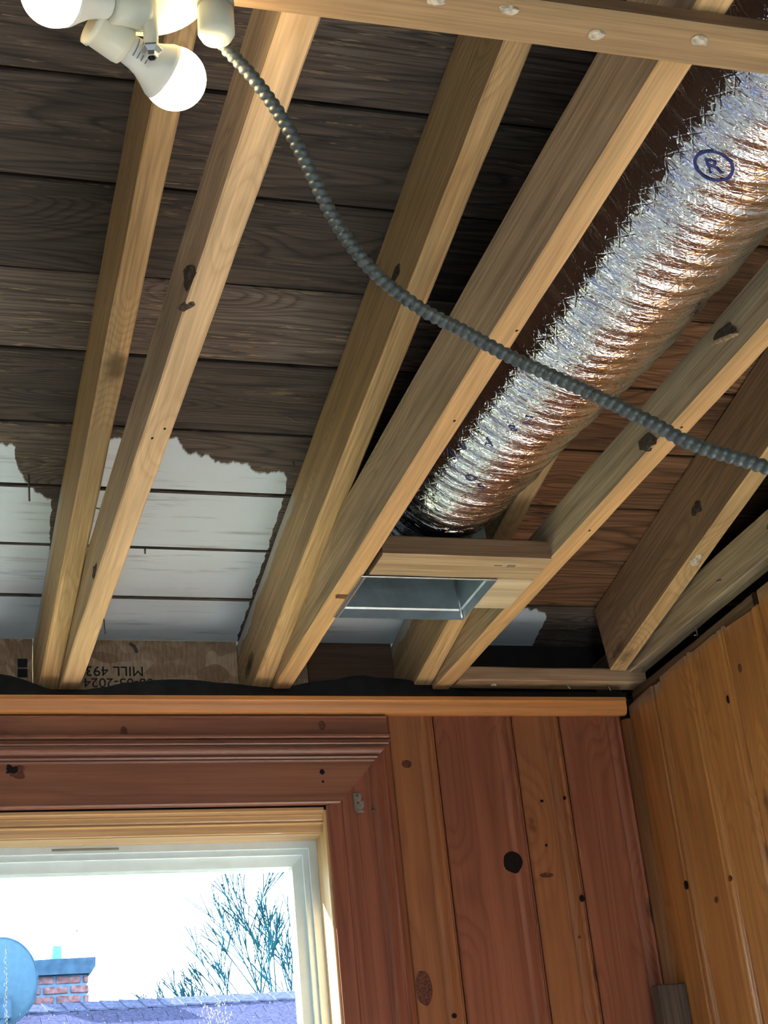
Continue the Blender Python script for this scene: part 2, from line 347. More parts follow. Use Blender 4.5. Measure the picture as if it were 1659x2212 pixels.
# roof deck over the rafters: each sheathing plank is a piece of the ceiling
ceiling = tag(empty('ceiling', (0, 3.226, deck_z(3.226))), kind='structure')
seams = [3.226, 3.06, 2.885, 2.703, 2.527, 2.343, 2.160, 1.972, 1.785, 1.594] + [1.594 - .187 * k for k in range(1, 9)]
for i in range(len(seams) - 1):
    y1, y0 = seams[i], seams[i + 1]; yc = (y0 + y1) / 2; w = (y1 - y0) / CT - .0065
    dz = R.uniform(0, .003)
    for x0, x1, m in ((-2.25, 1.119, deck_dark), (1.121, 2.3, deck_brown if i else deck_dark)):
        t = .019
        tone = (1, .9, .85, .8, .5, 1.05, .48, .66, .8, .6)[i] if i < 10 else R.uniform(.5, .8)
        if x0 > 0: tone = .7 + .3 * tone + R.uniform(-.08, .08)
        o = box('plank', (x0, -w / 2, 0), (x1, w / 2, t), m, ceiling, .0025, ((x0 + x1) / 2, yc + t / 2 * math.sin(-TILT), deck_z(yc) + dz + t / 2 / CT), (TILT, 0, R.uniform(-.001, .001)), 1); o.color = (tone, tone, tone, 1)
box('underlayment', (-2.4, -3.2, 0), (2.5, 3.2, .03), dark_m, ceiling, 0, (0.05, .35, deck_z(.35) + .05), (TILT, 0, 0))
# wall with the window
def wall_back():
    xs = (-2.3, -1.03, .884, 2.3); zs = (-H, -.36, .866, 1.10); V = []; F = []
    for y in (3.105, 3.245):
        for z in zs:
            for x in xs: V.append((x, y, z))
    for k in (0, 16):
        for i in range(3):
            for j in range(3):
                if i == 1 and j == 1: continue
                a = k + j * 4 + i; F.append((a, a + 1, a + 5, a + 4))
    for a, b in ((5, 6), (6, 10), (10, 9), (9, 5), (0, 3), (3, 15), (15, 12), (12, 0)): F.append((a, b, b + 16, a + 16))
    return mesh_obj('wall_back', V, F, dark_m)
wb = tag(wall_back(), kind='structure')
YF = 3.09
def board_profile(a0, a1, face, depth, sgn=1, bead=.036, left=True):
    """outline across a board from a0 to a1; face = front plane, the moulded edge lies at the a1 end; sgn=+1 when 'into the wall' is +"""
    L = a1 - a0; d = abs(L); s = 1 if L > 0 else -1
    P = [(0, .004), (.003, .0)]
    b0 = d - bead
    P += [(b0 - .004, 0), (b0 - .002, .0035), (b0 + .001, .0035)]
    for k in range(9):                                    # broad bead
        t = k / 8; P.append((b0 + .002 + (bead - .016) * t, .003 - .0032 * math.sin(math.pi * t)))
    e = d - .013
    P += [(e, .0038), (e + .002, .0038)]
    for k in range(5): t = k / 4; P.append((e + .003 + .006 * t, .003 - .0022 * math.sin(math.pi * t)))
    P += [(d - .003, .0045), (d, .0055)]
    P = [(a0 + s * u, face + sgn * v) for u, v in P]
    return P + [(a1, face + sgn * depth), (a0, face + sgn * depth)]
def zfun(v): return lambda p: v
zb = -1.0
for x0, x1, m in ((1.0295, 1.1305, pine_back2), (1.1325, 1.3085, pine_back), (1.3105, 1.4185, pine_back2), (1.4205, 1.5680, pine_back)):
    extrude('board', board_profile(x0, x1, YF, .016), 'z', zb, 1.075, m, wb)
for k in range(7): extrude('board', board_profile(-1.18 - .16 * (k + 1) + .002, -1.18 - .16 * k, YF, .016), 'z', zb, 1.075, pine_back, wb)
# knots in the boards, set into the panelling
def knot(c, rx, rz, m, parent, y=YF, seed=0, axis='y', wob=.10):
    n = 22; V = []
    for k in range(n):
        t = 2 * math.pi * k / n; w = 1 + wob * noise.noise(Vector((math.cos(t) * 1.5 + seed, math.sin(t) * 1.5, seed)))
        a, b = rx * w * math.cos(t), rz * w * math.sin(t)
        V.append((c[0] + a, y - .0006, c[1] + b) if axis == 'y' else (y - .0006, c[0] + a, c[1] + b))
    off = (0, .003, 0) if axis == 'y' else (.003, 0, 0)
    V += [tuple(p + q for p, q in zip(v, off)) for v in V]
    F = [tuple(range(n))] + [(i, (i + 1) % n, n + (i + 1) % n, n + i) for i in range(n)]
    return mesh_obj('knot', V, F, m, parent)
for c, rx, rz, m in (((1.269, .741), .0205, .0225, knot_m), ((1.062, .952), .011, .0085, knot2_m), ((1.411, .663), .0055, .007, knot_m), ((1.339, .713), .016, .005, knot2_m), ((1.352, .869), .004, .003, knot_m),
                     ((1.049, .50), .017, .034, knot2_m), ((1.405, .875), .003, .004, knot_m), ((1.392, .585), .003, .003, knot2_m), ((1.553, .445), .011, .008, knot_m), ((1.105, .445), .005, .005, knot_m), ((1.348, .775), .003, .003, knot_m)):
    knot(c, rx, rz, m, wb, YF + (.0 if True else 0), R.random() * 9)
# wall on the right
wr = tag(box('wall_right', (1.604, -2.6, -H), (1.70, 3.25, 1.055), wall_m, None, 0), kind='structure')
ys = [3.088, 2.925, 2.762, 2.632, 2.492, 2.33, 2.168, 2.006, 1.844, 1.68, 1.52]
tops = [1.078, 1.086, 1.083, 1.075, 1.098, 1.088, 1.08, 1.085, 1.08, 1.09]
for k in range(10):
    pr = [(p[1], p[0]) for p in board_profile(ys[k] - .001, ys[k + 1] + .001, 1.585, .019)]
    top = tops[k]; y_a = ys[k]
    pr = [(x, y) for x, y in pr]
    extrude('board', pr, 'z', zb, (lambda p, t=top, q=y_a: t + .006 * noise.noise(Vector((p[1] * 45, q, 3)))), pine_right, wr)
for c, ry, rz, m in (((2.965, .655), .006, .009, knot_m), ((2.785, .625), .006, .006, knot2_m), ((2.852, .60), .008, .006, knot2_m), ((2.60, .985), .006, .009, knot2_m), ((2.665, .945), .004, .008, knot_m)):
    knot(c, ry, rz, m, wr, 1.585, R.random() * 9, 'x')
# the rest of the room, behind and beside the viewer
def wall_hole(name, axis, at, th, u, z, hole, mat):
    us = (u[0], hole[0], hole[1], u[1]); zs = (z[0], hole[2], hole[3], z[1]); V = []; F = []
    for d in (at, at + th):
        for zz in zs:
            for uu in us: V.append((uu, d, zz) if axis == 'y' else (d, uu, zz))
    for k in (0, 16):
        for i in range(3):
            for j in range(3):
                if i == 1 and j == 1: continue
                a = k + j * 4 + i; F.append((a, a + 1, a + 5, a + 4))
    for a, b in ((5, 6), (6, 10), (10, 9), (9, 5), (0, 3), (3, 15), (15, 12), (12, 0)): F.append((a, b, b + 16, a + 16))
    return tag(mesh_obj(name, V, F, mat), kind='structure')
wall_hole('wall_rear', 'y', -2.55, -.12, (-2.3, 2.3), (-H, 2.36), (-.5, .3, -.8, -.3), wall_m)  # unseen opening added behind the viewer to let sky light in
tag(box('wall_left', (-2.32, -2.7, -H), (-2.2, 3.25, 2.36), wall_m, None, 0), kind='structure')
tag(box('wall_outer', (2.28, -2.6, -H), (2.36, 3.25, 2.36), dark_m, None, 0), kind='structure')
tag(box('floor', (-2.3, -2.7, -H - .1), (2.36, 3.25, -H), floor_m, None, 0), kind='structure')
# ---- trims of the window wall
extrude('trim_1', [(3.0905, 1.056), (3.080, 1.056), (3.074, 1.0585), (3.068, 1.064), (3.0635, 1.071), (3.0605, 1.078), (3.0585, 1.0800), (3.055, 1.0800), (3.055, 1.0875), (3.0905, 1.0875)],
        'x', -2.2, lambda p: 1.575 + (p[1] - 1.056) * -.25, crown_m)['kind'] = 'structure'
extrude('trim_2', [(3.0905, 1.0035), (3.070, 1.0035), (3.068, 1.0055), (3.068, 1.0095), (3.070, 1.0115), (3.078, 1.012), (3.078, 1.0475), (3.075, 1.049), (3.075, 1.0515), (3.078, 1.053), (3.0905, 1.058)], 'x', -2.2, 1.024, pine_hz)['kind'] = 'structure'
ct = lathe('trim_3', (1.583, 3.09, -1.0), (0, 0, 1), [(0, .019), (2.045, .019)], wood('corner_bead_pine', 'z', (.48, .25, .12), (.36, .17, .08), rough=.45, coat=.4, rings=8), None, 24); ct['kind'] = 'structure'
# ---- window
win = tag(empty('window_1', (-.07, 3.2, -.36)), kind='structure')
def mitre(z): return .907 + (z - .868) * .93
hp = [(3.0905, .868), (3.076, .868), (3.0735, .871), (3.0735, .953), (3.0715, .955), (3.0705, .9565), (3.0715, .958), (3.0735, .9595), (3.0725, .961), (3.0705, .9635), (3.0725, .966), (3.076, .9675)]
for k in range(9): t = k / 8; hp.append((3.076 - .0085 * math.sin(t * 2.2), .9685 + .0165 * t))
hp += [(3.075, .987), (3.0745, .989), (3.072, .990), (3.0705, .992), (3.0705, .9935), (3.073, .995), (3.076, .9955), (3.076, 1.0015), (3.0905, 1.0035)]
hc = extrude('head_casing', hp, 'x', -2.1, lambda p: mitre(p[1]), pine_hz, win)
for (x, z), a, b, m in (((.875, .932), .005, .0055, knot_m), ((.875, .912), .0025, .0025, knot_m)): knot((x, z), a, b, m, hc, 3.0735, R.random() * 9)
knot((.272, .938), .017, .011, knot2_m, hc, 3.0735, 4.2, 'y', .7); knot((.262, .942), .013, .008, knot_m, hc, 3.0730, 7.7, 'y', .9)
for (x, z), a, b in (((.478, 1.020), .007, .011), ((.884, 1.032), .0075, .010)): knot((x, z), a, b, knot2_m, S.objects['trim_2'], 3.0785, R.random() * 9)
sp = [(.8815, 3.0905), (.8815, 3.0855), (.8835, 3.084), (.913, 3.084), (.9145, 3.081), (.917, 3.080), (.975, 3.080), (.977, 3.083), (.980, 3.083)]
for k in range(9): t = k / 8; sp.append((.981 + .021 * t, 3.0825 - .004 * math.sin(math.pi * t)))
sp += [(1.004, 3.084), (1.006, 3.084)]
for k in range(5): t = k / 4; sp.append((1.007 + .009 * t, 3.083 - .0028 * math.sin(math.pi * t)))
sp += [(1.018, 3.0845), (1.0275, 3.0865), (1.0275, 3.0905)]
extrude('side_casing', sp, 'z', -.9, lambda p: (.866 if p[0] < .907 else .868 + (p[0] - .907) / .93), wood('casing_pine', 'z', (.285, .095, .052), (.175, .050, .032), rough=.42, coat=.55, coat_rough=.22, rings=26, blotch=.3, blotch_col=(.15, .05, .04), scale=9, fibre=.1, bstr=.05), win)
extrude('side_casing', [(-1.03 - (x - .884), y) for x, y in sp], 'z', -.9, .866, pine_back, win)
st = [(3.18, .857), (3.0905, .864), (3.0905, .858), (3.094, .8565), (3.096, .8525), (3.0955, .8505), (3.099, .849), (3.100, .842), (3.1025, .8385), (3.0995, .8365), (3.0995, .8345), (3.105, .8325), (3.107, .826), (3.1095, .8185), (3.112, .8175), (3.18, .8175)]
extrude('stop_moulding', st, 'x', -1.02, .8765, stop_m, win)
box('head_jamb', (-1.03, 3.113, .8155), (.878, 3.246, .8195), jamb_m, win, .0005)
box('side_jamb', (.876, 3.091, -.36), (.8835, 3.246, .859), jambz_m, win, .001)
box('side_jamb', (-1.03, 3.091, -.36), (-1.0225, 3.246, .859), jambz_m, win, .001)
def ring_frame(name, x0, x1, z0, z1, w, y0, y1, mat, parent, slope=.0):
    """a mitred rectangular frame; slope pushes its inner edge back"""
    V = []
    for (e, ya, yb) in ((0, y0, y1), (w, y0 + slope, y1)):
        for x, z in ((x0 + e, z0 + e), (x1 - e, z0 + e), (x1 - e, z1 - e), (x0 + e, z1 - e)): V += [(x, ya, z), (x, yb, z)]
    F = []
    for i in range(4):
        a = 2 * i; b = 2 * ((i + 1) % 4)
        F += [(a, b, b + 8, a + 8), (a + 1, b + 1, b + 9, a + 9), (a, b, b + 1, a + 1), (a + 8, b + 8, b + 9, a + 9)]
    return mesh_obj(name, V, F, mat, parent)
fr = ring_frame('window_frame', -1.0225, .876, -.36, .8175, .0165, 3.165, 3.24, vinyl_m, win, .001)
ring_frame('frame_step', -1.006, .8595, -.3435, .8010, .0115, 3.174, 3.24, vinyl_m, fr, .0)
ring_frame('sash', -.9945, .848, -.332, .7895, .020, 3.182, 3.235, vinyl_m, fr, .008)
box('weep_slot', (.345, 3.1640, .8060), (.475, 3.1655, .8105), plain('slot_grey', (.30, .32, .28), .7), fr, .0005)
pane = box('pane', (-.982, 3.212, -.32), (.836, 3.216, .777), glass_m, win, 0)
box('sill', (-1.03, 3.05, -.39), (.884, 3.246, -.36), jamb_m, win, .002)
# marks on the pane
def flecks(name, cs, mat, y=3.2112):
    V = []; F = []
    for x, z, a, b in cs:
        n = 6; k0 = len(V)
        for k in range(n): t = 2 * math.pi * k / n; V.append((x + a * math.cos(t) * R.uniform(.7, 1.2), y, z + b * math.sin(t) * R.uniform(.7, 1.2)))
        V += [(v[0], y + .0009, v[2]) for v in V[k0:k0 + n]]
        F.append(tuple(range(k0, k0 + n))); F += [(k0 + i, k0 + (i + 1) % n, k0 + n + (i + 1) % n, k0 + n + i) for i in range(n)]
    o = mesh_obj(name, V, F, mat, pane); return o
cs = [(.262 + R.uniform(-.003, .003), z, R.uniform(.0006, .0018), R.uniform(.001, .004)) for z in [.44 + .20 * k / 60 for k in range(60)]]
tag(flecks('dried_streak', cs, splat_m), 'pale dried drip streak running down the glass', kind='stuff')
cs = [(.66 + R.gauss(0, .018), .475 + R.gauss(0, .022), R.uniform(.0003, .0016), R.uniform(.0004, .003)) for k in range(150)] + [(R.uniform(.24, .80), R.uniform(.43, .53), .0006, R.uniform(.0006, .002)) for k in range(60)]
tag(flecks('splatter', cs, splat_m), 'white dried splatter spots on the glass', kind='stuff')
flecks('speck', [(.397, .662, .0032, .0012)], nail_m)

# ================================================================== JOISTS, RAFTERS, STRAP
def nail(parent, p, d, L=.03, r=.0012, mat=nail_m):
    p = Vector(p); d = Vector(d).normalized(); return tube('nail', [p - d * .004, p + d * L * .5, p + d * L], r, mat, parent, 6)
J = {}
for nm, xa, xb, w, z0, h, m, lab in (
        ('a', .377, .377, .040, 1.120, .100, joist_m, 'pale ceiling joist with torn bark edge, crossed by the cable next to the lit bulbs'),
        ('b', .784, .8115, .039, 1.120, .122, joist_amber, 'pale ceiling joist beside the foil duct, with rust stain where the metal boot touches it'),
        ('c', 1.161, 1.161, .038, 1.120, .079, joist_amber, 'ceiling joist with grey weathered side and splinters, touching the pale plywood filler'),
        ('d', 1.606, 1.602, .040, 1.142, .082, joist_grey, 'grey weathered ceiling joist lying over the top of the orange panelled wall'),
        ('z', -.09, -.09, .040, 1.120, .100, joist_m, 'plain ceiling joist beyond the lamp, farthest from the foil duct')):
    y0, y1 = -2.5, 3.22
    k = (xb - xa) / (3.06 - 1.2); x0 = xa + k * (y0 - 1.2); x1 = xa + k * (y1 - 1.2)
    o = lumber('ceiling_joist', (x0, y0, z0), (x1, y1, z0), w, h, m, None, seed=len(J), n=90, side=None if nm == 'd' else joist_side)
    if nm == 'b':                                 # shade painted into the face towards the duct, for the foil to mirror
        o.data.materials.append(joist_shaded)
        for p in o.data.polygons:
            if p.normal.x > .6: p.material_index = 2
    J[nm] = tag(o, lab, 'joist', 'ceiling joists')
RF = {}
for nm, x0, x1, lab in (('a', .318, .3565, 'sloping roof rafter beside the torn-edged joist, right behind the lit bulb'),
                        ('b', .752, .7915, 'straight-grained sloping rafter with a painted white upper edge, between dark planks and the foil duct'),
                        ('c', 1.102, 1.1405, 'sloping rafter half hidden above the foil duct, showing behind the metal boot'),
                        ('d', 1.531, 1.571, 'brown sloping rafter with dark knot and torn grain, above the grey joist'),
                        ('z', -.149, -.110, 'plain sloping rafter beyond the lamp, paired with the farthest joist')):
    xc = (x0 + x1) / 2; ya, yb = (3.035 if nm == 'd' else 3.225), -2.45
    bz = lambda y: 1.7095 - SL * y
    o = lumber('rafter', (xc, yb, bz(yb)), (xc, ya, bz(ya)), x1 - x0, .158, raft_m, None, seed=20 + len(RF), n=90, side=raft_brown if nm == 'd' else raft_side)
    RF[nm] = tag(o, lab, 'rafter', 'roof rafters')
strap = tag(lumber('furring_strap', (-1.6, 1.136, 1.100), (1.60, 1.116, 1.100), .060, .0195, strap_m, None, n=60, side=strap_side), 'thin flat wooden furring strap with plaster lumps, nailed across under the joists', 'furring')
for i, (x, y) in enumerate(((.492, 1.107), (.567, 1.107), (.667, 1.123), (.776, 1.112))):
    blob('plaster_key', (x, y, 1.0985), (.009, .006, .004), key_m, strap, 2, .6, i)
# bark, splinters, nails
def shard(parent, c, r, seed, m=splint_m, rot=None): return blob('splinter', c, r, m, parent, 2, .8, seed, rot)
shard(J['a'], (.3575, 1.668, 1.143), (.004, .040, .016), 1, splint_m, (.5, 0, 0)); shard(J['a'], (.362, 1.70, 1.1225), (.008, .014, .004), 2, splint_m, (0, 0, .5))
shard(J['a'], (.3575, 2.56, 1.135), (.004, .020, .012), 3, splint_m)
shard(J['c'], (1.1415, 2.012, 1.136), (.003, .030, .014), 4, splint_m, (.3, 0, 0)); shard(J['c'], (1.1415, 1.738, 1.158), (.004, .035, .004), 5, split_m, (.35, 0, 0)); shard(J['c'], (1.141, 1.735, 1.166), (.002, .03, .010), 6, splint_m, (.3, 0, 0))
shard(J['b'], (.7715, 1.42, 1.15), (.003, .022, .009), 7); shard(J['b'], (.779, 1.84, 1.15), (.003, .016, .008), 8); shard(J['b'], (.7865, 2.36, 1.15), (.003, .015, .006), 9)
shard(J['b'], (.81, 2.61, 1.1195), (.018, .010, .002), 10, plain('rust_stain', (.22, .10, .045), .8, nz=.4)); shard(RF['b'], (.752, 2.0, 1.40), (.002, .03, .010), 11)
shard(J['d'], (1.5855, 2.40, 1.19), (.003, .012, .007), 12); shard(RF['d'], (1.531, 2.55, 1.30), (.002, .022, .012), 13); shard(RF['d'], (1.548, 2.62, 1.222), (.012, .02, .008), 14, key_m)
for jn, x, y in (('b', .800, 1.95), ('b', .803, 1.70), ('c', 1.160, 1.93), ('c', 1.165, 2.30), ('a', .380, 1.30), ('a', .372, 2.05), ('a', .385, 2.02)):
    blob('nail_hole', (x, y, 1.1199), (.0022, .0035, .0008), knot_m, J[jn], 1, .5, y)
tube('hook_nail', [(1.606, 2.775, 1.150), (1.606, 2.772, 1.138), (1.602, 2.762, 1.122), (1.592, 2.745, 1.110), (1.58, 2.735, 1.106)], .0017, steel_m, J['d'], 6)
nail(J['a'], (.3965, 2.745, 1.119), (.05, -.05, -1), .026); nail(J['d'], (1.584, 2.60, 1.17), (-1, 0, -.3), .012); nail(RF['a'], (.357, 2.55, 1.25), (1, 0, -.2), .02)
nail(ceiling, (.257, 2.672, deck_z(2.672)), (.02, 0, -1), .052, .0018); nail(ceiling, (.50, 2.885, deck_z(2.885)), (0, 0, -1), .012, .0018); nail(ceiling, (.735, 2.60, deck_z(2.6)), (.2, 0, -1), .012); nail(ceiling, (.69, 2.47, deck_z(2.47)), (1, .2, -.3), .02)
tube('nail', [(.52, 3.222, 1.262), (.525, 3.205, 1.25), (.53, 3.20, 1.235)], .003, nail_m, ceiling, 6)

# ---- eaves: osb blocking, felt, nailers
def osb_panel(x0, x1, lab):
    return tag(box('osb_panel', (x0, 3.228, 1.00), (x1, 3.24, 1.272), osb_m, None, .0005), lab, 'panel', 'strand board panels closing the eaves')
pa = osb_panel(-2.2, .3165, 'strand board panel with two black stamped blocks, closing the eaves by the end rafter')
pb = osb_panel(.358, .7505, 'strand board panel with upside-down MILL stamp, closing the eaves')
pc = osb_panel(.793, .905, 'narrow strand board panel with scribbled line, closing the eaves')
tag(box('blocking', (.905, 3.222, 1.00), (1.10, 3.245, 1.272), wood('blocking_wood', 'x', (.16, .085, .05), (.09, .045, .03), rough=.7, rings=12), None, .001), 'dark brown wooden blocking board beside the narrow strand board, under the painted planks', 'blocking')
pd = tag(box('blocking', (1.142, 3.222, 1.00), (2.2, 3.245, 1.272), dark_m, None, .001), 'near-black blocking board in the corner above the nailed batten', 'blocking')  # board in the same near-black as the gaps
def stamp(body, size, x, z, y, parent, rot180=True, sx=1.):
    V, F = text_mesh(body, size); s = -1 if rot180 else 1
    bm = bmesh.new(); vs_ = [bm.verts.new((x + s * v.x * sx, y, z + s * v.y)) for v in V]
    for f in F:
        try: bm.faces.new([vs_[i] for i in f])
        except ValueError: pass
    g = bmesh.ops.extrude_face_region(bm, geom=bm.faces[:]); bmesh.ops.translate(bm, verts=[e for e in g['geom'] if isinstance(e, bmesh.types.BMVert)], vec=(0, .0006, 0))
    bmesh.ops.recalc_face_normals(bm, faces=bm.faces)
    me = bpy.data.meshes.new('stamped_print'); bm.to_mesh(me); bm.free(); me.materials.append(black_m)
    o = bpy.data.objects.new('stamped_print', me); COL.objects.link(o); return place(o, (0, 0, 0), None, parent)
stamp('MILL 493', .031, .486, 1.203, 3.2275, pb, True, 1.05)
stamp('08-05-2024', .029, .494, 1.177, 3.2275, pb, True, 1.1)
for z in (1.218, 1.196): box('stamp_block', (.286, 3.2272, z - .0095), (.306, 3.2282, z + .0095), black_m, pa, 0)
def felt():
    V = []; F = []; n = 120; pts = [(-2.2, 1.148), (.24, 1.148), (.30, 1.132), (.345, 1.112), (.385, 1.110), (.42, 1.118), (.52, 1.134), (.60, 1.140), (.70, 1.130), (.80, 1.122), (.90, 1.136), (.98, 1.150), (1.08, 1.142), (1.17, 1.125), (1.3, 1.10), (1.6, 1.10)]
    def zt(x):
        for (a, p), (b, q) in zip(pts, pts[1:]):
            if a <= x <= b: t = (x - a) / (b - a); t = t * t * (3 - 2 * t); return p + (q - p) * t
        return 1.10
    for i in range(n + 1):
        x = -2.2 + 3.79 * i / n; j = .003 * noise.noise(Vector((x * 30, 0, 0))); yb = 3.098 + .004 * noise.noise(Vector((x * 6, 3, 0)))
        for z, y in ((1.045, 3.1045), (1.09, yb), (zt(x) + j, yb + .004), (zt(x) + j + .001, yb + .006), (1.09, yb + .003), (1.045, 3.106)): V.append((x, y, z))
    for i in range(n):
        for k in range(5): a = i * 6 + k; F.append((a, a + 1, a + 7, a + 6))
    return mesh_obj('roofing_felt', V, F, black_m, None, True)
tag(felt(), 'black felt strip with wavy upper edge, between crown moulding and rafter feet', 'felt')
tag(box('wall_plate', (-2.2, 3.108, 1.045), (1.60, 3.22, 1.118), dark_m, None, .001), 'dark timber plate the joist ends rest on, behind the black felt', 'wall plate')
bt = tag(lumber('nailing_batten', (1.182, 3.070, 1.120), (1.622, 3.076, 1.120), .052, .032, nailer_m, None, n=14), 'short rough wooden batten with bent nails, in the corner above the crown moulding', 'batten')
nail(bt, (1.535, 3.068, 1.121), (.3, -.2, -1), .016, .0013, steel_m); nail(bt, (1.44, 3.07, 1.121), (.5, -.2, -1), .012, .0016, steel_m); shard(bt, (1.27, 3.07, 1.1195), (.006, .005, .003), 3, key_m)
tag(lumber('top_plate', (1.640, 2.535, 1.080), (1.640, 3.09, 1.080), .075, .036, wood('sooty_plate', 'y', (.20, .12, .07), (.10, .06, .04), rough=.75, rings=16, blotch=.6), None, n=16, ch=.006), 'dark brown plate on top of the orange panelled wall, under the grey joist', 'wall plate')
# insulation in the gap between the last rafter and joist
ins = [(1.70 + R.uniform(-.02, .05), 1.9 + .09 * k, 1.30 - .008 * k + R.uniform(-.015, .015), .05 + R.uniform(0, .02)) for k in range(8)]
bmI = bmesh.new()
for i, (x, y, z, r) in enumerate(ins):
    g = bmesh.ops.create_icosphere(bmI, subdivisions=3, radius=r, matrix=Matrix.Translation((x, y, z)))
    for v in g['verts']: v.co += noise.noise_vector(v.co * 38) * .016
me = bpy.data.meshes.new('insulation'); bmI.to_mesh(me); bmI.free(); me.materials.append(insul_m)
o = bpy.data.objects.new('loose_insulation', me); COL.objects.link(o); place(o, (0, 0, 0)); tag(o, 'grey loose insulation showing in the gap above the grey joist', 'insulation', kind='stuff')

# ================================================================== DUCT, BOOT, HEADER
ax = [(-.6, 1.005, 1.30, .138), (.6, 1.004, 1.285, .137), (1.2, 1.002, 1.276, .136), (1.6, .997, 1.272, .134), (1.8, .990, 1.268, .131), (1.95, .980, 1.265, .127), (2.06, .968, 1.262, .1205), (2.2, .966, 1.266, .1185), (2.35, .970, 1.277, .117), (2.42, .968, 1.277, .112), (2.47, .962, 1.270, .103), (2.511, .955, 1.262, .094)]
def duct_at(y):
    for a, b in zip(ax, ax[1:]):
        if y <= b[0]: t = max(0, (y - a[0]) / (b[0] - a[0])); return [a[i] + (b[i] - a[i]) * t for i in (1, 2, 3)]
    return ax[-1][1:]
def duct_pt(y, th, lift=0.):
    """th measured from straight down, positive towards +x"""
    x, z, r = duct_at(y)
    r += .0016 * noise.noise(Vector((y * 105, th * 2.6, 0))) + .0022 * noise.noise(Vector((y * 40, th * 1.8, 5))) + .0035 * noise.noise(Vector((y * 11, th * 1.3, 9))) + .0007 * noise.noise(Vector((y * 150, th * 12, 2)))
    r += .0012 * math.sin(2 * math.pi * (y / .034 + th / 6.283)) + lift
    return (x + r * math.sin(th), y, z - r * math.cos(th))
duct = tag(empty('foil_duct', (1.0, 1.5, 1.15)), 'crinkled silver foil flexible duct lying between two joists', 'duct')
def jacket():
    nv, nu = 900, 150; y0, y1 = -.1, 2.511; V = []; F = []; UV = []
    for i in range(nv + 1):
        y = y0 + (y1 - y0) * i / nv
        for j in range(nu): V.append(duct_pt(y, -math.pi + 2 * math.pi * j / nu))
    for i in range(nv):
        for j in range(nu):
            F.append((i * nu + j, i * nu + (j + 1) % nu, (i + 1) * nu + (j + 1) % nu, (i + 1) * nu + j))
            for (ii, jj) in ((i, j), (i, j + 1), (i + 1, j + 1), (i + 1, j)): UV += [jj / nu * .82, y0 + (y1 - y0) * ii / nv]
    me = bpy.data.meshes.new('foil_jacket'); me.from_pydata(V, [], F); me.materials.append(foil_m)
    uv = me.uv_layers.new(name='UVMap'); uv.data.foreach_set('uv', UV); me.polygons.foreach_set('use_smooth', [True] * len(F))
    o = bpy.data.objects.new('foil_jacket', me); COL.objects.link(o); return place(o, (0, 0, 0), None, duct)
jk = jacket()
def duct_print(body, size, y, th, phi=0., V=None, F=None):
    """print laid on the curved jacket; phi turns it on the surface"""
    if V is None: V, F = text_mesh(body, size)
    c, s_ = math.cos(phi), math.sin(phi)
    P = [duct_pt(y - (v.x * c - v.y * s_), th - (v.x * s_ + v.y * c) / .13, .0009) for v in V]
    return mesh_obj('blue_print', P, F, blue_ink, jk)
def ring(r0, r1, n=40):
    V = [Vector((r * math.cos(2 * math.pi * k / n), r * math.sin(2 * math.pi * k / n), 0)) for r in (r0, r1) for k in range(n)]
    return V, [(k, (k + 1) % n, n + (k + 1) % n, n + k) for k in range(n)]
duct_print('R', .034, 1.37, -.50, -.85); V, F = ring(.0205, .0245); duct_print('', 0, 1.37, -.50, 0, V, F)
for ch_, sz, y, th in (('O', .030, 2.20, -.42), ('S', .026, 2.215, -.22), ('A', .026, 2.08, -.55), ('B', .026, 2.02, -.42), ('U', .026, 2.13, -.78), ('N', .026, 2.17, -.85)): duct_print(ch_, sz, y, th, -.85)
duct_print('', 0, 1.985, -.36, .2, [Vector((x, z, 0)) for x, z in ((-.012, -.006), (.012, -.006), (.012, .006), (-.012, .006))], [(0, 1, 2, 3)])
# short header on which the duct end rests
hd = tag(lumber('short_header', (.829, 2.4645, 1.118), (1.1435, 2.4645, 1.118), .089, .038, header_m, None, n=10, side=header_side), 'short pale wooden header spanning two joists under the end of the foil duct', 'header')
box('pencil_mark', (1.045, 2.450, 1.1172), (1.06, 2.452, 1.1182), ink_m, hd, 0); box('pencil_mark', (1.07, 2.448, 1.1172), (1.085, 2.456, 1.1182), ink_m, hd, 0)
boot = tag(empty('duct_boot', (.95, 2.6, 1.118)), 'open galvanised sheet metal register boot behind the short header', 'duct boot')
def boot_body():
    b = (.824, 1.073, 2.513, 2.703, 1.116); t = (.845, 1.060, 2.520, 2.69, 1.335); V = []
    lv = [(*b[:4], 1.116), (.826, 1.071, 2.515, 2.701, 1.134), (.829, 1.068, 2.517, 2.698, 1.137), (*t[:4], 1.335)]
    for x0, x1, y0, y1, z in lv: V += [(x0, y0, z), (x1, y0, z), (x1, y1, z), (x0, y1, z)]
    F = []
    for k in range(3):
        for i in range(4): F.append((k * 4 + i, k * 4 + (i + 1) % 4, k * 4 + 4 + (i + 1) % 4, k * 4 + 4 + i))
    F.append((12, 13, 14, 15)); o = mesh_obj('boot_box', V, F, galv_m, boot)
    sm = o.modifiers.new('thickness', 'SOLIDIFY'); sm.thickness = .0012; return o
boot_body()
ring_frame_y = [(.824, 2.513), (1.073, 2.513), (1.073, 2.703), (.824, 2.703)]
box('flange', (.816, 2.512, 1.1165), (.826, 2.703, 1.1185), zinc_m, boot, .0004); box('flange', (.824, 2.5115, 1.1165), (1.073, 2.516, 1.1185), zinc_m, boot, .0004)
tube('corner_seam', [(1.0695, 2.697, 1.118), (1.066, 2.695, 1.16), (1.058, 2.688, 1.33)], .0022, zinc_m, boot, 8)
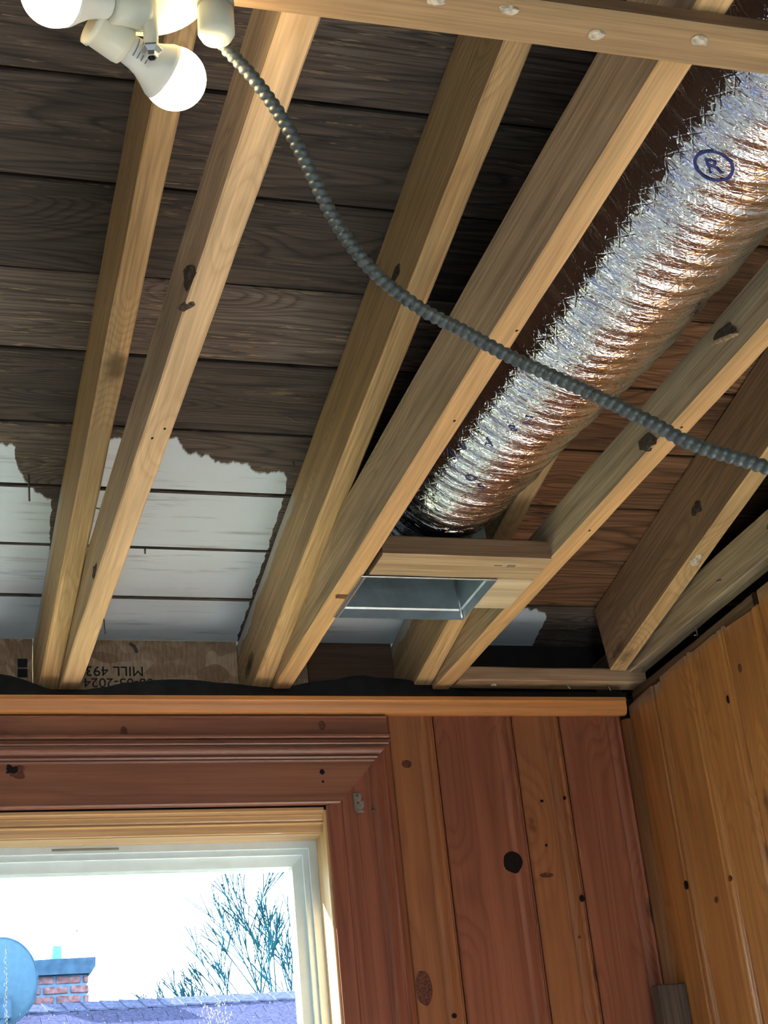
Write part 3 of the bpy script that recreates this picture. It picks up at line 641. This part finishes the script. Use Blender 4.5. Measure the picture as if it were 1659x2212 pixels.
lathe('collar', (.953, 2.5125, 1.246), (0, 1, 0), [(0, .084), (.008, .084)], zinc_m, boot, 32, False)
tag(box('filler_panel', (1.073, 2.511, 1.117), (1.1435, 2.645, 1.129), ply_m, None, .0006), 'small pale plywood filler beside the metal boot, against the joist', 'plywood')

# ================================================================== LAMP AND CABLE
lamp = tag(empty('ceiling_lamp', (.213, 1.118, 1.068)), 'cream ceiling lampholder with two lit bulbs and a hanging tube', 'lamp')
lathe('ceiling_box', (.213, 1.118, 1.0745), (0, 0, 1), [(0, .048), (.026, .048)], zinc_m, lamp, 8, smooth=False)
pl = lathe('plate', (.213, 1.118, 1.0745), (0, 0, -1), [(0, .058), (.004, .058), (.0065, .055), (.0085, .040), (.0095, .012)], cream_m, lamp, 48)
for (x, y, a) in ((.187, 1.140, .6), (.241, 1.134, -.35)):
    box('keyhole_slot', (-.008, -.0012, 0), (.008, .0012, .0008), nail_m, pl, 0, (x, y, 1.0668), (0, 0, a)); lathe('slot_eye', (x + .007 * math.cos(a), y + .007 * math.sin(a), 1.0675), (0, 0, -1), [(0, .0028), (.0012, .0028)], nail_m, pl, 12)
tb = lathe('hanging_tube', (.2165, 1.119, 1.068), (0, 0, -1), [(0, .0062), (.050, .0068), (.0505, .0065), (.062, .0065)], cream_m, lamp, 24)
lathe('tip_nut', (.2165, 1.119, 1.008), (0, 0, -1), [(0, .0068), (.0025, .0100), (.0045, .0100), (.008, .0060), (.0125, .0055), (.0125, .004), (.008, .004)], zinc_m, tb, 6, False, False)
def bulb(base, axis, slabel):
    a = Vector(axis).normalized(); b = Vector(base)
    so_ = lathe('socket', b - a * .007, a, [(0, .013), (.001, .0178), (.006, .0182), (.0065, .0168), (.032, .0178), (.037, .0170), (.037, .012)], cream_m, lamp, 40)
    bd = lathe('bulb_body', b + a * .030, a, [(0, .012), (.002, .0135), (.012, .0145), (.020, .0165), (.030, .0215), (.038, .0262), (.042, .0272)], white_m, lamp, 40)
    g = [(0, .0268)]; r = .0292
    for k in range(1, 15): t = -1.0 + (math.pi / 2 + 1.0 - .02) * k / 14 * 1.0; g.append((.0125 + r * math.sin(max(t, -.45)), max(r * math.cos(max(t, -.45)), .0006)))
    g = [(0, .0265)] + [(.0125 + r * math.sin(t), max(r * math.cos(t), .0005)) for t in [(-.40 + (math.pi / 2 + .40) * k / 16) for k in range(17)]]
    gl_ = lathe('globe', b + a * .0715, a, g, bulb_m, lamp, 48); return bd, a
bd, a = bulb((.170, 1.1285, 1.030), (.0764, .0341, -.018), '')
# tiny rating print on the lamp body, lines too small to read
fm = frame_of(a)
vw = Vector((-.1, -1.0, -.95)).normalized()
for k in range(4):
    p = Vector((.170, 1.1285, 1.030)) + a * (.036 + .0042 * k); n_ = (vw - a * vw.dot(a)).normalized(); s_ = a.cross(n_)
    pts = []
    for j in range(-5, 6):
        th = j * .13 - .45; pts.append(p + (n_ * math.cos(th) + s_ * math.sin(th)) * (.0143 + .0006 * k))
    tube('rating_print', pts, .0006, ink_m, bd, 4)
bulb((.205, 1.118, 1.047), (-.80, -.30, -.20), '')
cn = lathe('cable_connector', (.276, 1.112, 1.070), (0, .10, -1), [(-.012, .016), (.006, .016), (.0065, .0145), (.012, .0145), (.0125, .0165), (.040, .0168), (.046, .0135), (.046, .006)], cream_m, lamp, 36)
lathe('connector_ring', (.276, 1.1115, 1.0655), (0, .10, -1), [(0, .0168), (.004, .0172), (.008, .0168)], zinc_m, cn, 36)
cp = []
for i, (x, y, z) in enumerate([(.273, 1.088, .996), (.3, 1.1, .974), (.327, 1.115, .948), (.351, 1.133, .919), (.384, 1.16, .871), (.42, 1.176, .83), (.463, 1.183, .798), (.505, 1.182, .774), (.546, 1.18, .749), (.586, 1.174, .726), (.626, 1.168, .703), (.665, 1.161, .678), (.703, 1.154, .652), (.761, 1.134, .621)]):
    k = 1.045 - .11 * (i / 13); cp.append((x * k, y * k, z * k))
cp = [(.281, 1.121, 1.05)] + cp + [(.80, 1.02, .52), (.98, 1.02, .44), (1.25, 1.05, .38), (1.578, 1.10, .36)]
path = catmull(cp, 60)
L = [0.]
for p, q in zip(path, path[1:]): L.append(L[-1] + (q - p).length)
res = []; k = 0; step = .0011
for i in range(int(L[-1] / step)):
    s_ = i * step
    while L[k + 1] < s_: k += 1
    res.append(path[k].lerp(path[k + 1], (s_ - L[k]) / (L[k + 1] - L[k])))
cable = tube('armoured_cable', res, lambda i, th: .0046 + .0021 * (abs(math.sin(math.pi * (i * step / .0078) + th / 2)) ** .75), cable_m, None, 14)
tag(cable, 'grey spiral armoured electric cable drooping from the lamp across below the joists', 'cable')

# ================================================================== SMALL THINGS ON THE WALLS
br = tag(empty('curtain_bracket', (.944, 3.08, .845)), 'small bright metal curtain bracket screwed to the window casing', 'bracket')
extrude('bracket_plate', [(.9355, .888), (.9375, .870), (.9375, .856), (.940, .8475), (.953, .8475), (.9545, .860), (.9525, .872), (.9535, .888)], 'y', 3.0765, 3.0795, steel_m, br)
box('bracket_lip', (.9395, 3.066, .8462), (.9535, 3.080, .8482), steel_m, br, .0003); box('side_tab', (.953, 3.068, .858), (.9555, 3.080, .870), steel_m, br, .0003)
for z in (.883, .868): lathe('screw', (.9455, 3.0768, z), (0, -1, 0), [(0, .0026), (.0008, .0024), (.0012, .001)], nail_m, br, 12)
tag(lathe('wall_screw', (.977, 3.0815, .852), (0, -1, 0), [(0, .0042), (.0035, .0042), (.0045, .002)], nail_m, None, 14), 'dark screw head in the casing beside the metal bracket', 'screw')
bk = tag(box('wood_block', (1.523, 3.035, .20), (1.5845, 3.066, .4755), wood('scorched_block', 'z', (.17, .12, .085), (.06, .045, .04), rough=.7, rings=14, blotch=.7, blotch_col=(.03, .03, .035)), None, .002, jit=.0015), 'dark scorched wood block fixed in the corner of the panelled walls', 'wood block')
for x in (1.543, 1.568): lathe('nail_head', (x, 3.0355, .452), (0, -1, 0), [(0, .0022), (.0012, .002)], nail_m, bk, 10)

# ================================================================== OUTSIDE
OY = 13.0
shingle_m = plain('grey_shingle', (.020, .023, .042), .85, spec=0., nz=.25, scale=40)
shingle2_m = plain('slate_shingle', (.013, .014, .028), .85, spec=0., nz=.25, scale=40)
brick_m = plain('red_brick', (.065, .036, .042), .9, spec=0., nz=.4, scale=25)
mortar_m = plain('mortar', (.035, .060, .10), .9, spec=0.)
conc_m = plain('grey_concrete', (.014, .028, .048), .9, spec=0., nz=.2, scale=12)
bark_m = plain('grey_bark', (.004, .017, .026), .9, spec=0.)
ground = tag(box('ground', (-60, 3.6, -4.6), (60, 120, -4.5), plain('winter_grass', (.22, .23, .12), .9), None, 0), kind='structure')
roof = tag(empty('neighbour_roof', (2.2, OY, 1.0)), 'grey shingled roof ridge of the house across, seen through the window', 'roof')
RZ = 2.105; pit = .55; ang = math.atan(pit)
extrude('roof_body', [(OY, RZ - .02), (OY + 4, RZ - .02 - 4 * pit), (OY + 4, -4.5), (OY - 4, -4.5), (OY - 4, RZ - .02 - 4 * pit)], 'x', -6, 12, shingle2_m, roof)
base = None
for k in range(34):
    x = -.6 + .148 * k
    if base is None:
        pr = [(-.115, -.115 * pit + .012), (0, .024), (.115, -.115 * pit + .012), (.115, -.115 * pit), (0, .010), (-.115, -.115 * pit)]
        V = []
        for xx, dz in ((0, .012), (.165, 0)):
            V += [(xx + (abs(y) * .35 if xx == 0 else abs(y) * .35), y, z + dz) for y, z in pr]
        F = [(i, (i + 1) % 6, 6 + (i + 1) % 6, 6 + i) for i in range(6)] + [tuple(range(6)), tuple(range(11, 5, -1))]
        base = mesh_obj('ridge_shingle', V, F, shingle_m, roof, False, (x, OY, RZ))
    else:
        o = base.copy(); COL.objects.link(o); place(o, (x, OY, RZ), (0, R.uniform(-.01, .01), 0), roof)
tabm = None
for r in range(4):
    for k in range(28):
        x = -.6 + .19 * k + (.095 if r % 2 else 0); y = OY - .115 - .125 * r; z = RZ + (y - OY) * pit - .004
        if tabm is None: tabm = box('shingle', (-.0935, -.08, -.006), (.0935, .08, .006), shingle2_m, roof, .002, (x, y, z), (ang, 0, 0))
        else: o = tabm.copy(); COL.objects.link(o); place(o, (x, y, z + R.uniform(0, .003)), (ang + .02, 0, 0), roof)
# chimney behind the ridge
ch = tag(empty('brick_chimney', (1.46, OY + .5, 1.8)), 'red brick chimney with concrete cap and clay flue behind the roof ridge', 'chimney')
CY = OY + .3; k = CY / 9.0
cx0, cx1, cz0, cz1 = 1.05, 1.163 * k + .008, 1.75, 1.667 * k - .07
box('chimney_core', (cx0 + .012, CY + .012, cz0), (cx1 - .012, CY + .55, cz1), mortar_m, ch, 0)
row = 0; z = cz1 - .062; bb = {}
while z > cz0:
    x = cx0 - (.1 if row % 2 else 0)
    while x < cx1 - .02:
        a0, a1 = max(x, cx0), min(x + .19, cx1)
        if a1 - a0 > .03: box('brick', (a0, CY, z), (a1, CY + .09, z + .055), brick_m, ch, .005, jit=.003)
        x += .213
    for yy in (CY + .1, CY + .31): box('brick', (cx1 - .09, yy, z), (cx1, yy + .19, z + .055), brick_m, ch, .005, jit=.003)
    z -= .0745; row += 1
extrude('cap', [(cx0 - .02, cz1), (cx1, cz1), (cx1 + .05, cz1 + .05), (cx1 + .055, cz1 + .125), (cx0 - .06, cz1 + .115)], 'y', CY - .06, CY + .62, conc_m, ch)
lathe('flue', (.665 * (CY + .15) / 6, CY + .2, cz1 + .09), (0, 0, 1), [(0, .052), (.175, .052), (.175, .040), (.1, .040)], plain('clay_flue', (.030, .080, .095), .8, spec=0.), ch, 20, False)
# satellite dish, seen from behind
ds = tag(empty('satellite_dish', (.70, OY - .25, 2.05)), 'grey satellite dish seen from behind, standing on the roof ridge', 'satellite dish')
DY = OY - .3; kk = DY / 9
dc = Vector((.60 * kk + .155, DY, 1.645 * kk - .055))
def dish():
    V = []; F = []; nr, na = 8, 48
    for sgn in (0, 1):
        for i in range(nr + 1):
            r = i / nr
            for j in range(na): t = 2 * math.pi * j / na; V.append((dc.x + .268 * r * math.cos(t), dc.y - .07 * (1 - r * r) + (.008 if sgn else 0) + .03 * r * math.sin(t), dc.z + .325 * r * math.sin(t)))
    for s in (0, 1):
        for i in range(nr):
            for j in range(na):
                q = s * (nr + 1) * na; F.append((q + i * na + j, q + i * na + (j + 1) % na, q + (i + 1) * na + (j + 1) % na, q + (i + 1) * na + j))
    for j in range(na): F.append((nr * na + j, nr * na + (j + 1) % na, (2 * nr + 1) * na + (j + 1) % na, (2 * nr + 1) * na + j))
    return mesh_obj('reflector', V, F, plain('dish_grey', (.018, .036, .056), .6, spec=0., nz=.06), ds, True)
dish()
rimpts = [(dc.x + .268 * math.cos(t), dc.y + .004 + .03 * math.sin(t), dc.z + .325 * math.sin(t)) for t in [2 * math.pi * j / 64 for j in range(65)]]
tube('rim', rimpts, .009, conc_m, ds, 6)
box('mount_bracket', (dc.x - .07, dc.y - .15, dc.z - .30), (dc.x + .07, dc.y - .06, dc.z - .13), conc_m, ds, .02, seg=3)
tube('mast', [(dc.x, dc.y - .12, dc.z - .18), (dc.x + .01, dc.y - .11, dc.z - .4), (dc.x + .02, dc.y - .1, 1.95)], .028, conc_m, ds, 12)
# bare tree behind the roof
TY = 26.; tk = TY / 6
tree = tag(empty('bare_tree', (1.42 * tk, TY, -4.5)), 'bare leafless tree with many thin branches behind the shingled roof', 'tree')
def px(u, v): return Vector(((u) * tk, TY, v * tk))      # positions taken in a plane at 6 m, carried out to the tree
segs = []
def grow(p, d, L, r, lv):
    q = p + d * L; q += Vector((R.gauss(0, .03), R.gauss(0, .03), 0)) * L
    segs.append((p, q, r, r * .72))
    if lv == 0: return
    n = 2 if lv < 4 else 2
    for k in range(n + (R.random() < .45)):
        nd = (d + Vector((R.gauss(0, .30), R.gauss(0, .30), R.uniform(-.02, .25)))).normalized(); grow(p.lerp(q, 1 if k == 0 else R.uniform(.45, .95)), nd, L * R.uniform(.62, .86), r * .66, lv - 1)
root = Vector((1.42 * tk, TY, .55 * tk))
for dx, dzz, L0 in ((-.75, .50, 1.05), (-.50, 1, 1.1), (-.26, 1, 1.3), (-.08, 1, 1.35), (.10, 1, 1.3), (.30, 1, 1.2), (.62, .75, .9), (-.95, .35, .9), (.5, 1, .9)):
    grow(root + Vector((dx * .3 + .22, R.uniform(-.2, .2), 0)), Vector((dx * .95, R.uniform(-.3, .3), dzz)).normalized(), L0 * .98, .032, 5)
V = []; F = []
for p, q, ra, rb in segs:
    d = (q - p).normalized(); u = d.orthogonal().normalized(); w = d.cross(u); k0 = len(V)
    for c, r in ((p, ra), (q, rb)):
        for j in range(4): t = math.pi / 2 * j; V.append(tuple(c + (u * math.cos(t) + w * math.sin(t)) * max(r, .0092)))
    F += [(k0 + j, k0 + (j + 1) % 4, k0 + 4 + (j + 1) % 4, k0 + 4 + j) for j in range(4)]
mesh_obj('branches', V, F, bark_m, tree)
tube('trunk', [(root.x, TY, -4.5), (root.x + .05, TY, -1), tuple(root + Vector((0, 0, .1)))], lambda i, t: .2 - .05 * i, bark_m, tree, 10)
